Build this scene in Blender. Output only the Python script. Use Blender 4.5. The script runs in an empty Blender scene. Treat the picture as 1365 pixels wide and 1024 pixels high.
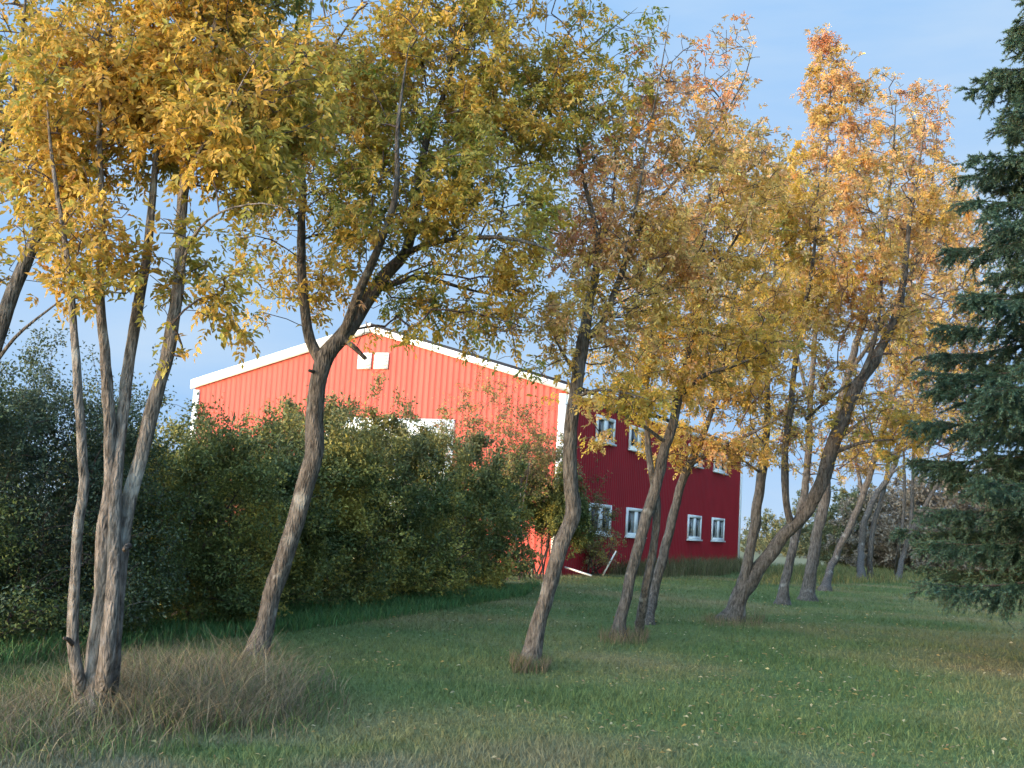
import bpy, math, random
import numpy as np
from mathutils import Matrix, Vector

# ------------------------------------------------------------------ camera, sky, sun, exposure
S = bpy.context.scene
C = S.collection
RNG = np.random.default_rng(11)
random.seed(11)

F_PX, PITCH, ROLL, EYE = 1578.6, 0.118, 0.0598, 1.6        # focal length for a 1365 px wide picture
cp, sp, cr, sr = math.cos(PITCH), math.sin(PITCH), math.cos(ROLL), math.sin(ROLL)
FWD = np.array([0, cp, sp]); R0 = np.array([1.0, 0, 0]); U0 = np.array([0, -sp, cp])
RIGHT = cr*R0 + sr*U0; UP = cr*U0 - sr*R0
cam = bpy.data.cameras.new("camera"); camo = bpy.data.objects.new("camera", cam); C.objects.link(camo)
cam.sensor_width = 36; cam.lens = 36*F_PX/1365; cam.clip_end = 8000; cam.clip_start = 0.05
camo.matrix_world = Matrix(((RIGHT[0], UP[0], -FWD[0], 0), (RIGHT[1], UP[1], -FWD[1], 0), (RIGHT[2], UP[2], -FWD[2], EYE), (0, 0, 0, 1)))
S.camera = camo

SUN_AZ, SUN_EL = math.radians(52), math.radians(7.0)        # behind the camera, to its left; low evening sun
to_sun = Vector((-math.sin(SUN_AZ)*math.cos(SUN_EL), -math.cos(SUN_AZ)*math.cos(SUN_EL), math.sin(SUN_EL)))
W = bpy.data.worlds.new("World"); S.world = W; W.use_nodes = True
nt = W.node_tree; nt.nodes.clear()
out = nt.nodes.new("ShaderNodeOutputWorld"); bg = nt.nodes.new("ShaderNodeBackground")
sky = nt.nodes.new("ShaderNodeTexSky"); sky.sky_type = 'NISHITA'; sky.sun_disc = False
sky.sun_elevation = SUN_EL; sky.sun_rotation = math.atan2(to_sun.x, to_sun.y)
sky.altitude = 300; sky.air_density = 1.0; sky.dust_density = 0.6; sky.ozone_density = 2.6
L = nt.links.new
def wmath(op, a_, b_=None, clamp=False):
    q = nt.nodes.new("ShaderNodeMath"); q.operation = op; q.use_clamp = clamp
    for i_, v_ in enumerate((a_, b_)):
        if v_ is None: continue
        if isinstance(v_, (int, float)): q.inputs[i_].default_value = v_
        else: L(v_, q.inputs[i_])
    return q.outputs[0]
def wmix(f, a_, b_):
    q = nt.nodes.new("ShaderNodeMix"); q.data_type = 'RGBA'
    for i_, v_ in ((0, f), (6, a_), (7, b_)):
        if isinstance(v_, tuple): q.inputs[i_].default_value = (*v_, 1)
        elif isinstance(v_, float): q.inputs[i_].default_value = v_
        else: L(v_, q.inputs[i_])
    return q.outputs[2]
tc = nt.nodes.new("ShaderNodeTexCoord"); mp = nt.nodes.new("ShaderNodeMapping"); mp.inputs['Scale'].default_value = (1.6, 1.6, 7); mp.inputs['Location'].default_value = (0.35, 0.1, 0.2)
nz = nt.nodes.new("ShaderNodeTexNoise"); nz.inputs['Scale'].default_value = 1.5; nz.inputs['Detail'].default_value = 6; nz.inputs['Roughness'].default_value = 0.55
L(tc.outputs['Generated'], mp.inputs[0]); L(mp.outputs[0], nz.inputs['Vector'])
sx_ = nt.nodes.new("ShaderNodeSeparateXYZ"); L(tc.outputs['Generated'], sx_.inputs[0])
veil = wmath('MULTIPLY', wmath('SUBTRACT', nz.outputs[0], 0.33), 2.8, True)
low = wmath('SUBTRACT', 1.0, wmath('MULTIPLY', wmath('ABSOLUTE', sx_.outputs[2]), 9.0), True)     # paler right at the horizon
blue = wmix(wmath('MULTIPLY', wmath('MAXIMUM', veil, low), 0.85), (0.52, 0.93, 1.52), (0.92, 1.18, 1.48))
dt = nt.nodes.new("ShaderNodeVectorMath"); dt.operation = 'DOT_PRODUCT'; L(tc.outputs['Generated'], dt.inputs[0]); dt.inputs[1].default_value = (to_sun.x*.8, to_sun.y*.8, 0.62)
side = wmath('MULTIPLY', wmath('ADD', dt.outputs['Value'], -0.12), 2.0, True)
glow = nt.nodes.new("ShaderNodeMix"); glow.data_type = 'RGBA'; glow.blend_type = 'MULTIPLY'; glow.inputs[0].default_value = 1.0; L(sky.outputs[0], glow.inputs[6]); glow.inputs[7].default_value = (3.6, 3.25, 2.75, 1)  # sky out of view, sunward and overhead, brightened to lift the ground
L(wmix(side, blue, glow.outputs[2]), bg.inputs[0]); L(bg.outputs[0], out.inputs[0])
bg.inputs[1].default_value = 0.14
sl = bpy.data.lights.new("sun", 'SUN'); sl.energy = 0.36; sl.angle = math.radians(10); sl.color = (1.0, 0.72, 0.52)
so = bpy.data.objects.new("sun", sl); C.objects.link(so); so.rotation_euler = to_sun.to_track_quat('Z', 'Y').to_euler()
S.view_settings.view_transform = 'Standard'; S.view_settings.look = 'None'; S.view_settings.gamma = 1
S.view_settings.exposure = 2.2
S.cycles.max_bounces = 6; S.cycles.diffuse_bounces = 3; S.cycles.glossy_bounces = 2; S.cycles.transmission_bounces = 3
S.cycles.caustics_reflective = False; S.cycles.caustics_refractive = False
S.cycles.use_denoising = True

# ------------------------------------------------------------------ helpers
def ray(px, py):
    d = FWD + RIGHT*((px-682.5)/F_PX) - UP*((py-512)/F_PX)
    return d
def at(px, py, dist):                                       # the point seen there at that distance ahead
    d = ray(px, py); return np.array([0, 0, EYE]) + d*(dist/d[1])
def ground(px, py):
    d = ray(px, py); return np.array([0, 0, EYE]) + d*(-EYE/d[2])
def mpp(dist): return dist/F_PX

class MB:
    """collects faces, builds ONE mesh object"""
    def __init__(s): s.v = []; s.f = []; s.c = []; s.n = 0
    def add(s, v, f, col=None):
        v = np.asarray(v, float).reshape(-1, 3); f = np.asarray(f, np.int64)
        s.v.append(v); s.f.append(f + s.n); s.n += len(v)
        if col is not None: s.c.append(np.broadcast_to(np.asarray(col, float), (len(v), 3)))
    def box(s, a, b, frame=None, col=None):
        a = np.array(a, float); b = np.array(b, float)
        q = np.array([[x, y, z] for z in (a[2], b[2]) for y in (a[1], b[1]) for x in (a[0], b[0])])
        if frame is not None: q = frame(q)
        s.add(q, [[0, 2, 3, 1], [4, 5, 7, 6], [0, 1, 5, 4], [1, 3, 7, 5], [3, 2, 6, 7], [2, 0, 4, 6]], col)
    def tube(s, P, R, sides=6, cap=True, rough=0.0):
        P = np.asarray(P, float); R = np.asarray(R, float); n = len(P)
        T = np.gradient(P, axis=0); T /= np.linalg.norm(T, axis=1)[:, None] + 1e-9
        ref = np.array([1.0, 0, 0]) if abs(T[:, 0]).mean() < 0.7 else np.array([0, 0, 1.0])
        A = np.cross(T, ref); A /= np.linalg.norm(A, axis=1)[:, None] + 1e-9; B = np.cross(T, A)
        th = np.arange(sides)*2*np.pi/sides
        RR = R[:, None]*np.ones((1, sides))
        if rough:
            k = RNG.normal(size=(n, sides)); k = (k + np.roll(k, 1, 0)*0.8 + np.roll(k, -1, 0)*0.8)/1.5
            RR = RR*(1 + rough*k)
        V = P[:, None, :] + RR[..., None]*(np.cos(th)[None, :, None]*A[:, None] + np.sin(th)[None, :, None]*B[:, None])
        i = np.arange(n-1)[:, None]*sides; j = np.arange(sides)[None]; j2 = (j+1) % sides
        Fq = np.stack([i+j, i+j2, i+sides+j2, i+sides+j], -1).reshape(-1, 4)
        s.add(V, Fq)
        if cap:
            s.v.append(P[-1:]+T[-1:]*R[-1]*0.5); b = s.n; s.n += 1; o = b-sides
            s.f.append(np.array([[o+k, o+(k+1) % sides, b] for k in range(sides)]))
    def build(s, name, mat, parent=None, smooth=False, mat2=None, split=None):
        V = np.concatenate(s.v) if s.v else np.zeros((0, 3)); me = bpy.data.meshes.new(name)
        me.vertices.add(len(V)); me.vertices.foreach_set('co', V.astype(np.float32).ravel())
        loops = np.concatenate([f.ravel() for f in s.f]); cnt = np.concatenate([np.full(len(f), f.shape[1]) for f in s.f])
        st = np.concatenate([[0], np.cumsum(cnt)[:-1]])
        me.loops.add(len(loops)); me.loops.foreach_set('vertex_index', loops.astype(np.int32))
        me.polygons.add(len(cnt)); me.polygons.foreach_set('loop_start', st.astype(np.int32))
        try: me.polygons.foreach_set('loop_total', cnt.astype(np.int32))
        except Exception: pass
        if s.c:
            col = np.concatenate(s.c)
            if len(col) == len(V):
                at_ = me.color_attributes.new('tint', 'FLOAT_COLOR', 'POINT')
                at_.data.foreach_set('color', np.c_[col, np.ones(len(col))].astype(np.float32).ravel())
        me.update(calc_edges=True)
        if smooth: me.polygons.foreach_set('use_smooth', np.ones(len(cnt), bool))
        me.materials.append(mat)
        if mat2 is not None:
            me.materials.append(mat2); k0 = sum(len(f) for f in s.f[:split]); mi = np.zeros(len(cnt), np.int32); mi[k0:] = 1; me.polygons.foreach_set('material_index', mi)
        o = bpy.data.objects.new(name, me); C.objects.link(o)
        if parent is not None:
            o.parent = parent; o.matrix_parent_inverse = parent.matrix_basis.inverted()
        return o

def tag(o, label, cat, group=None, kind=None):
    if label: o['label'] = label
    if cat: o['category'] = cat
    if group: o['group'] = group
    if kind: o['kind'] = kind
    return o
def thing(name, label, cat, loc=(0, 0, 0), group=None):
    o = bpy.data.objects.new(name, None); C.objects.link(o); o.empty_display_size = 0.2
    o.location = Vector([float(k) for k in loc]); o.matrix_basis = Matrix.Translation(o.location)
    return tag(o, label, cat, group)

def unit(a): return a/(np.linalg.norm(a, axis=-1, keepdims=True)+1e-9)
def pnoise(P, scale, seed):                                 # cheap smooth noise in about [-1, 1]
    r = np.random.default_rng(seed); o = np.zeros(len(P))
    for k in range(5):
        w = r.normal(size=3)/scale; w[2] *= 0.8; o += np.sin(P@w*(1+0.35*k) + r.uniform(0, 6.28))
    return o/2.6

# ------------------------------------------------------------------ materials
def mat(name):
    m = bpy.data.materials.new(name); m.use_nodes = True
    n = m.node_tree.nodes; p = n['Principled BSDF']; return m, m.node_tree, n, p
def flat(name, col, rough=0.6, noise=0.12, nscale=6.0, spec=0.3, stretch=None):
    m, t, n, p = mat(name); p.inputs['Roughness'].default_value = rough; p.inputs['Specular IOR Level'].default_value = spec
    g = n.new('ShaderNodeNewGeometry'); z = n.new('ShaderNodeTexNoise'); z.inputs['Scale'].default_value = nscale; z.inputs['Detail'].default_value = 5
    r = n.new('ShaderNodeValToRGB'); a = np.array(col)
    r.color_ramp.elements[0].position = 0.3; r.color_ramp.elements[1].position = 0.72
    r.color_ramp.elements[0].color = (*(a*(1-noise)), 1); r.color_ramp.elements[1].color = (*np.minimum(a*(1+noise), 1), 1)
    if stretch:                                             # rain streaks and fading run down the sheets
        q = n.new('ShaderNodeMapping'); q.inputs['Scale'].default_value = stretch; t.links.new(g.outputs['Position'], q.inputs[0]); t.links.new(q.outputs[0], z.inputs['Vector'])
    else: t.links.new(g.outputs['Position'], z.inputs['Vector'])
    t.links.new(z.outputs[0], r.inputs[0]); t.links.new(r.outputs[0], p.inputs['Base Color'])
    return m
def leaf_mat(name, trans=0.3, rough=0.55, spec=0.25):
    m, t, n, p = mat(name); p.inputs['Roughness'].default_value = rough; p.inputs['Specular IOR Level'].default_value = spec
    a = n.new('ShaderNodeVertexColor'); a.layer_name = 'tint'
    tr = n.new('ShaderNodeBsdfTranslucent'); ms = n.new('ShaderNodeMixShader'); ms.inputs[0].default_value = trans
    t.links.new(a.outputs[0], p.inputs['Base Color']); t.links.new(a.outputs[0], tr.inputs[0])
    t.links.new(p.outputs[0], ms.inputs[1]); t.links.new(tr.outputs[0], ms.inputs[2]); t.links.new(ms.outputs[0], n['Material Output'].inputs[0])
    return m
def bark_mat(name, dark, light, scale=1.0):
    m, t, n, p = mat(name); p.inputs['Roughness'].default_value = 0.9; p.inputs['Specular IOR Level'].default_value = 0.15
    g = n.new('ShaderNodeNewGeometry'); mp_ = n.new('ShaderNodeMapping'); mp_.inputs['Scale'].default_value = (30*scale, 30*scale, 8*scale)
    z = n.new('ShaderNodeTexNoise'); z.inputs['Scale'].default_value = 1.0; z.inputs['Detail'].default_value = 8; z.inputs['Roughness'].default_value = 0.65
    v = n.new('ShaderNodeTexVoronoi'); v.feature = 'DISTANCE_TO_EDGE'; v.inputs['Scale'].default_value = 1.1
    r = n.new('ShaderNodeValToRGB'); r.color_ramp.elements[0].position = 0.36; r.color_ramp.elements[1].position = 0.66
    r.color_ramp.elements[0].color = (*dark, 1); r.color_ramp.elements[1].color = (*light, 1)
    z2 = n.new('ShaderNodeTexNoise'); z2.inputs['Scale'].default_value = 3.2; z2.inputs['Detail'].default_value = 4
    r2 = n.new('ShaderNodeValToRGB'); r2.color_ramp.elements[0].position = 0.62; r2.color_ramp.elements[1].position = 0.72
    r2.color_ramp.elements[0].color = (0, 0, 0, 1); r2.color_ramp.elements[1].color = (0.5, 0.5, 0.5, 1)
    mixc = n.new('ShaderNodeMix'); mixc.data_type = 'RGBA'; mixc.inputs[7].default_value = (0.36, 0.35, 0.33, 1)   # lichen
    cr_ = n.new('ShaderNodeMath'); cr_.operation = 'MULTIPLY'; cr_.inputs[1].default_value = 1.6; cr_.use_clamp = True
    ad = n.new('ShaderNodeMath'); ad.operation = 'ADD'
    b = n.new('ShaderNodeBump'); b.inputs['Strength'].default_value = 0.9; b.inputs['Distance'].default_value = 0.02
    k = t.links.new
    k(g.outputs['Position'], mp_.inputs[0]); k(mp_.outputs[0], z.inputs['Vector']); k(mp_.outputs[0], v.inputs['Vector'])
    k(g.outputs['Position'], z2.inputs['Vector']); k(z2.outputs[0], r2.inputs[0])
    k(z.outputs[0], r.inputs[0]); k(r.outputs[0], mixc.inputs[6]); k(r2.outputs[0], mixc.inputs[0]); k(mixc.outputs[2], p.inputs['Base Color'])
    k(v.outputs[0], cr_.inputs[0]); k(cr_.outputs[0], ad.inputs[0]); k(z.outputs[0], ad.inputs[1])
    k(ad.outputs[0], b.inputs['Height']); k(b.outputs[0], p.inputs['Normal'])
    return m
M_LEAF = leaf_mat('autumn_leaves', 0.54)
M_SHRUB = leaf_mat('shrub_leaves', 0.22)
M_NEEDLE = leaf_mat('spruce_needles', 0.08, 0.5)
M_BLADE = leaf_mat('grass_blades', 0.25)
M_BARK = bark_mat('grey_bark', (0.045, 0.038, 0.033), (0.225, 0.192, 0.172))
M_GREYBARK = bark_mat('dull_grey_bark', (0.036, 0.031, 0.028), (0.155, 0.135, 0.122))
M_TWIG = bark_mat('twig_bark', (0.050, 0.036, 0.032), (0.13, 0.095, 0.085))
M_DARKBARK = bark_mat('dark_bark', (0.03, 0.024, 0.02), (0.10, 0.08, 0.07))

# ------------------------------------------------------------------ ground
def lawn_nodes(m, t, n, p, attr=False):
    g = n.new('ShaderNodeNewGeometry'); k = t.links.new
    def noise(sc, det=4):
        z = n.new('ShaderNodeTexNoise'); z.inputs['Scale'].default_value = sc; z.inputs['Detail'].default_value = det; k(g.outputs['Position'], z.inputs['Vector']); return z.outputs[0]
    def ramp(src, a, b, ca=(0, 0, 0), cb=(1, 1, 1)):
        r = n.new('ShaderNodeValToRGB'); r.color_ramp.elements[0].position = a; r.color_ramp.elements[1].position = b
        r.color_ramp.elements[0].color = (*ca, 1); r.color_ramp.elements[1].color = (*cb, 1); k(src, r.inputs[0]); return r.outputs[0]
    def mix(f, a, b):
        x = n.new('ShaderNodeMix'); x.data_type = 'RGBA'
        for s_, val in ((0, f), (6, a), (7, b)):
            if isinstance(val, (tuple, float)): x.inputs[s_].default_value = (*val, 1) if isinstance(val, tuple) else val
            else: k(val, x.inputs[s_])
        return x.outputs[2]
    base = ramp(noise(0.45), 0.35, 0.65, LAWN[0], LAWN[1])
    dry = ramp(noise(0.19, 7), 0.47, 0.68)
    c = mix(dry, base, LAWN[2])
    fine = ramp(noise(9.0, 6), 0.35, 0.75, (0.72,)*3, (1.25,)*3)
    x = n.new('ShaderNodeMix'); x.data_type = 'RGBA'; x.blend_type = 'MULTIPLY'; x.inputs[0].default_value = 1; k(c, x.inputs[6]); k(fine, x.inputs[7])
    c = x.outputs[2]
    # scuffed strip of soil close to the camera
    sx = n.new('ShaderNodeSeparateXYZ'); k(g.outputs['Position'], sx.inputs[0])
    mr = n.new('ShaderNodeMapRange'); mr.inputs[1].default_value = 10.2; mr.inputs[2].default_value = 7.6; k(sx.outputs[1], mr.inputs[0])
    mu = n.new('ShaderNodeMath'); mu.operation = 'MULTIPLY'; k(mr.outputs[0], mu.inputs[0]); k(ramp(noise(0.9, 7), 0.40, 0.58), mu.inputs[1])
    c = mix(mu.outputs[0], c, (0.155, 0.140, 0.088))
    # the pale field beyond the yard
    mr2 = n.new('ShaderNodeMapRange'); mr2.inputs[1].default_value = 70; mr2.inputs[2].default_value = 84; k(sx.outputs[1], mr2.inputs[0])
    c = mix(mr2.outputs[0], c, (0.21, 0.185, 0.105))
    return c, noise(14.0, 8)
LAWN = [(0.084, 0.126, 0.044), (0.128, 0.154, 0.057), (0.225, 0.178, 0.088)]
m, t, n, p = mat('lawn_soil'); c, h = lawn_nodes(m, t, n, p)
t.links.new(c, p.inputs['Base Color']); p.inputs['Roughness'].default_value = 0.95; p.inputs['Specular IOR Level'].default_value = 0.1
b = n.new('ShaderNodeBump'); b.inputs['Strength'].default_value = 0.7; b.inputs['Distance'].default_value = 0.05; t.links.new(h, b.inputs['Height']); t.links.new(b.outputs[0], p.inputs['Normal'])
M_GROUND = m
g = MB(); g.add([[-4000, -300, 0], [4000, -300, 0], [4000, 6000, 0], [-4000, 6000, 0]], [[0, 1, 2, 3]])
tag(g.build('ground', M_GROUND), None, None, kind='structure')
m, t, n, p = mat('lawn_blades'); c, h = lawn_nodes(m, t, n, p)
tr = n.new('ShaderNodeBsdfTranslucent'); ms = n.new('ShaderNodeMixShader'); ms.inputs[0].default_value = 0.25
bc = n.new('ShaderNodeMix'); bc.data_type = 'RGBA'; bc.blend_type = 'MULTIPLY'; bc.inputs[0].default_value = 1
va = n.new('ShaderNodeVertexColor'); va.layer_name = 'tint'; t.links.new(c, bc.inputs[6]); t.links.new(va.outputs[0], bc.inputs[7])
t.links.new(bc.outputs[2], p.inputs['Base Color']); t.links.new(bc.outputs[2], tr.inputs[0]); p.inputs['Roughness'].default_value = 0.6; p.inputs['Specular IOR Level'].default_value = 0.2
t.links.new(p.outputs[0], ms.inputs[1]); t.links.new(tr.outputs[0], ms.inputs[2]); t.links.new(ms.outputs[0], n['Material Output'].inputs[0])
M_LAWNBLADE = m

def blades(mb, base, hgt, wid, lean, col, segs=1):
    """curved tapering grass blades"""
    n_ = len(base); th = RNG.uniform(0, 2*np.pi, n_); ph = RNG.uniform(0, 2*np.pi, n_)
    side = np.c_[np.cos(th), np.sin(th), np.zeros(n_)]*(wid/2)[:, None]
    ln = np.c_[np.cos(ph), np.sin(ph), np.zeros(n_)]*(lean*hgt)[:, None]
    rows = []
    for k in range(segs):
        f = k/segs; c0 = base + ln*f*f + np.c_[np.zeros((n_, 2)), hgt*f*(1-0.25*f*lean)]
        w = 1-0.5*f; rows += [c0-side*w, c0+side*w]
    rows.append(base + ln + np.c_[np.zeros((n_, 2)), hgt*(1-0.25*lean)])
    V = np.stack(rows, 1); nv = V.shape[1]; o = np.arange(n_)[:, None]*nv
    colv = np.repeat(col, nv, 0)
    tip = np.array([[2*segs-2, 2*segs-1, 2*segs]])
    mb.add(V.reshape(-1, 3), (o[:, None]+tip).reshape(-1, 3), colv)
    for k in range(segs-1):
        mb.f.append((o+np.array([[2*k, 2*k+1, 2*k+3, 2*k+2]])).reshape(-1, 4)+mb.n-len(V)*nv)

N = 330000
r = np.exp(RNG.uniform(math.log(6.5), math.log(64), N)); a = RNG.uniform(-0.52, 0.52, N)
gp = np.c_[r*np.sin(a), r*np.cos(a), np.zeros(N)]
hh = (0.028+0.040*RNG.random(N)**2)*(1+0.35*pnoise(gp, 1.3, 5))*(1+r/60)
mb = MB(); blades(mb, gp, hh, 0.0045+0.00045*r, RNG.uniform(0.2, 1.1, N), np.clip(RNG.normal(1.08, 0.22, (N, 1)), 0.5, 1.8)*np.ones((1, 3)))
tag(mb.build('grass', M_LAWNBLADE), 'short mown green lawn grass between the trees', 'grass', kind='stuff')

# ------------------------------------------------------------------ red barn
CX, CY, YAW, BW, BL, BH, BR = 1.897, 40.078, 0.4234, 15.78, 25.99, 6.377, 8.513
GD = np.array([-math.cos(YAW), math.sin(YAW), 0]); SD = np.array([math.sin(YAW), math.cos(YAW), 0]); C0 = np.array([CX, CY, 0])
def gable_frame(q):  # x: from the near right corner along the gable; y: outwards; z up
    return C0 + q[:, :1]*GD - q[:, 1:2]*SD + q[:, 2:]*np.array([0, 0, 1.0])
def side_frame(q):   # x: along the long wall away from the camera; y: outwards
    return C0 + q[:, :1]*SD - q[:, 1:2]*GD + q[:, 2:]*np.array([0, 0, 1.0])
def on_gable(px, py):
    d = ray(px, py); nrm = SD; o = np.array([0, 0, EYE]); s = ((C0-o)@nrm)/(d@nrm); q = o+d*s-C0; return q@GD, q[2]
def on_side(px, py):
    d = ray(px, py); nrm = GD; o = np.array([0, 0, EYE]); s = ((C0-o)@nrm)/(d@nrm); q = o+d*s-C0; return q@SD, q[2]
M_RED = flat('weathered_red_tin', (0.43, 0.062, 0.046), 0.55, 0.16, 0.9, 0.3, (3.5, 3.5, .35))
M_RED_SHADED = flat('shaded_red_tin', (0.29, 0.006, 0.013), 0.6, 0.10, 1.2)  # same tin as the gable, with the wall's shade put into a deeper red
M_WHITE = flat('white_paint', (0.80, 0.79, 0.77), 0.5, 0.05, 2.0)
M_ROOF = flat('dark_roof_tin', (0.030, 0.034, 0.05), 0.4, 0.15, 1.0)
M_PANE = flat('dark_glass', (0.02, 0.024, 0.03), 0.08, 0.2, 1.0, 0.5)
M_DOOR = flat('pale_door_paint', (0.70, 0.70, 0.68), 0.5, 0.05, 2.0)
barn = thing('barn', 'long red metal barn with white trim and a broad pale gable', 'barn', C0)
def ribbed(frame, x0, x1, top, step=0.235):
    mb = MB(); xs, ys = [], []
    k = x0
    while k < x1-0.001:
        e = min(k+step, x1)
        for dx, y in ((0, 0), (step*0.70, 0), (step*0.78, 0.022), (step*0.90, 0.022)):
            if k+dx < e: xs.append(k+dx); ys.append(y)
        k = e
    xs.append(x1); ys.append(0); xs = np.array(xs); ys = np.array(ys); n_ = len(xs)
    lo = np.c_[xs, ys, np.zeros(n_)]; hi = np.c_[xs, ys, top(xs)]
    i = np.arange(n_-1)
    mb.add(frame(np.r_[lo, hi]), np.c_[i, i+1, i+1+n_, i+n_]); return mb
gtop = lambda x: BH+(BR-BH)*(1-np.abs(x-BW/2)/(BW/2))
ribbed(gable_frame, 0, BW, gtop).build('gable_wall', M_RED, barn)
ribbed(side_frame, 0, BL, lambda x: np.full(len(x), BH)).build('side_wall', M_RED_SHADED, barn)
back = MB()
back.add(gable_frame(np.array([[0, -BL, 0], [BW, -BL, 0], [BW, -BL, BH], [BW/2, -BL, BR], [0, -BL, BH]])), [[0, 1, 2, 3, 4]])
back.add(gable_frame(np.array([[BW, 0, 0], [BW, -BL, 0], [BW, -BL, BH], [BW, 0, BH]])), [[0, 1, 2, 3]]); back.build('rear_wall', M_RED, barn)
rf = MB(); ov = 0.12; sl_ = (BR-BH)/(BW/2)
for sgn in (0, 1):
    xa, xb = (-ov, BW/2) if sgn == 0 else (BW+ov, BW/2)
    za, zb = BH-ov*sl_, BR
    q = np.array([[xa, ov, za+.16], [xb, ov, zb+.16], [xb, -BL-ov, zb+.16], [xa, -BL-ov, za+.16], [xa, ov, za+.06], [xb, ov, zb+.06], [xb, -BL-ov, zb+.06], [xa, -BL-ov, za+.06]])
    rf.add(gable_frame(q), [[0, 1, 2, 3], [4, 5, 6, 7], [0, 1, 5, 4], [2, 3, 7, 6], [3, 0, 4, 7]])
rf.build('roof', M_ROOF, barn)
for sgn in (0, 1):                                          # rake boards
    tp = (.055, .175)[sgn]; tr_ = MB(); xa, xb = (-ov, BW/2) if sgn == 0 else (BW+ov, BW/2); za, zb = BH-ov*sl_, BR
    q = [[x, y, z] for y in (0.05, ov+.03) for (x, z) in ((xa, za+tp), (xb, zb+tp), (xb, zb-.18), (xa, za-.18))]
    tr_.add(gable_frame(np.array(q)), [[0, 1, 2, 3], [4, 5, 6, 7], [0, 1, 5, 4], [1, 2, 6, 5], [2, 3, 7, 6], [3, 0, 4, 7]]); tr_.build('rake_board', M_WHITE, barn)
ev = MB(); ev.box((0.0, 0.05, BH-.22), (BL, ov, BH-.03), side_frame); ev.build('eave_board', M_WHITE, barn)
for x0_, x1_ in ((0.0, 0.26), (BW-.26, BW)):
    k_ = MB(); k_.box((x0_, 0.0, 0), (x1_, 0.075, BH-.25), gable_frame); k_.build('corner_trim', M_WHITE, barn)
k_ = MB(); k_.box((0.0, 0.0, 0), (.20, 0.072, BH-.26), side_frame); k_.build('corner_trim', M_WHITE, barn)
k_ = MB(); k_.box((BL-.12, 0.0, 0), (BL+.10, 0.075, BH-.26), side_frame); k_.build('corner_trim', M_WHITE, barn)
for (x0p, x1p) in ((479, 495), (501, 518)):                 # two white louvres high in the gable
    (ua, za), (ub, zb) = on_gable(x1p, 492.5), on_gable(x0p, 471)
    v = MB(); v.box((ua, 0.02, za), (ub, 0.085, zb), gable_frame)
    for k in range(5):
        z0 = za+(zb-za)*(k+.12)/5; v.box((ua+.04, 0.087, z0), (ub-.04, 0.12, z0+(zb-za)*.11), gable_frame)
    v.build('vent', M_WHITE, barn)
(ua, za), (ub, zb) = on_gable(598, 700), on_gable(437, 556)
dr = MB(); dr.box((ua, 0.02, 0.05), (ub, 0.095, zb), gable_frame)
for k in range(4): dr.box((ua+.1, 0.097, .1+k*zb/4), (ub-.1, 0.115, (k+1)*zb/4-.03), gable_frame)
dr.build('overhead_door', M_DOOR, barn)
lower = [((784, 672), (811, 712)), ((834, 675), (857, 715)), ((916, 685), (932, 720.5)), ((948, 690), (963, 721.5))]
upper = [((794, 556), (816, 600)), ((838, 570), (862, 608)), ((917, 590), (934, 622)), ((951, 598), (967, 625))]
WZ = [(np.mean([on_side(*b_)[1] for a_, b_ in s_]), np.mean([on_side(*a_)[1] for a_, b_ in s_])) for s_ in (lower, upper)]
for (za, zb), row in zip(WZ, (lower, upper)):
    for (pa, pb) in row:
        ua = on_side(*pa)[0]; ub = on_side(*pb)[0]; zm = (za+zb)/2
        w = MB(); fw = 0.13; y1 = 0.09
        w.box((ua, 0.02, za), (ua+fw, y1, zb), side_frame); w.box((ub-fw, 0.02, za), (ub, y1, zb), side_frame)
        w.box((ua+fw, 0.02, za), (ub-fw, y1, za+fw), side_frame); w.box((ua+fw, 0.02, zb-fw), (ub-fw, y1, zb), side_frame)
        um = (ua+ub)/2; mw = min(0.2, (ub-ua)*.1); w.box((um-mw, 0.02, za+fw), (um+mw, y1-.01, zb-fw), side_frame)
        w.box((ua-.05, 0.02, za-.07), (ub+.05, y1+.07, za-.003), side_frame)
        wo = w.build('window', M_WHITE, barn)
        for (xa, xb) in ((ua+fw, um-mw), (um+mw, ub-fw)):
            pn = MB(); pn.box((xa, 0.036, za+fw), (xb, 0.05, zb-fw), side_frame)
            pn.build('pane', M_PANE, wo)

# ------------------------------------------------------------------ trees
PAL = {'green': (0.21, 0.235, 0.055), 'olive': (0.40, 0.335, 0.08), 'gold': (0.52, 0.335, 0.075), 'yellow': (0.62, 0.42, 0.085), 'straw': (0.64, 0.44, 0.15), 'peach': (0.68, 0.40, 0.19),
       'orange': (0.60, 0.29, 0.070), 'pink': (0.62, 0.29, 0.15), 'brown': (0.30, 0.18, 0.075), 'rust': (0.30, 0.12, 0.05)}
def resample(P, Rd, step):
    P = np.asarray(P, float); Rd = np.asarray(Rd, float); n_ = len(P)
    Q = np.r_[2*P[:1]-P[1:2], P, 2*P[-1:]-P[-2:-1]]; o, ro = [], []
    for i in range(n_-1):
        p0, p1, p2, p3 = Q[i:i+4]; k = max(2, int(np.linalg.norm(p2-p1)/step)); tt = (np.arange(k)/k)[:, None]
        o.append(0.5*((2*p1)+(-p0+p2)*tt+(2*p0-5*p1+4*p2-p3)*tt**2+(-p0+3*p1-3*p2+p3)*tt**3)); ro.append(Rd[i]+(Rd[i+1]-Rd[i])*tt[:, 0])
    return np.r_[np.concatenate(o), P[-1:]], np.r_[np.concatenate(ro), Rd[-1:]]

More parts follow.
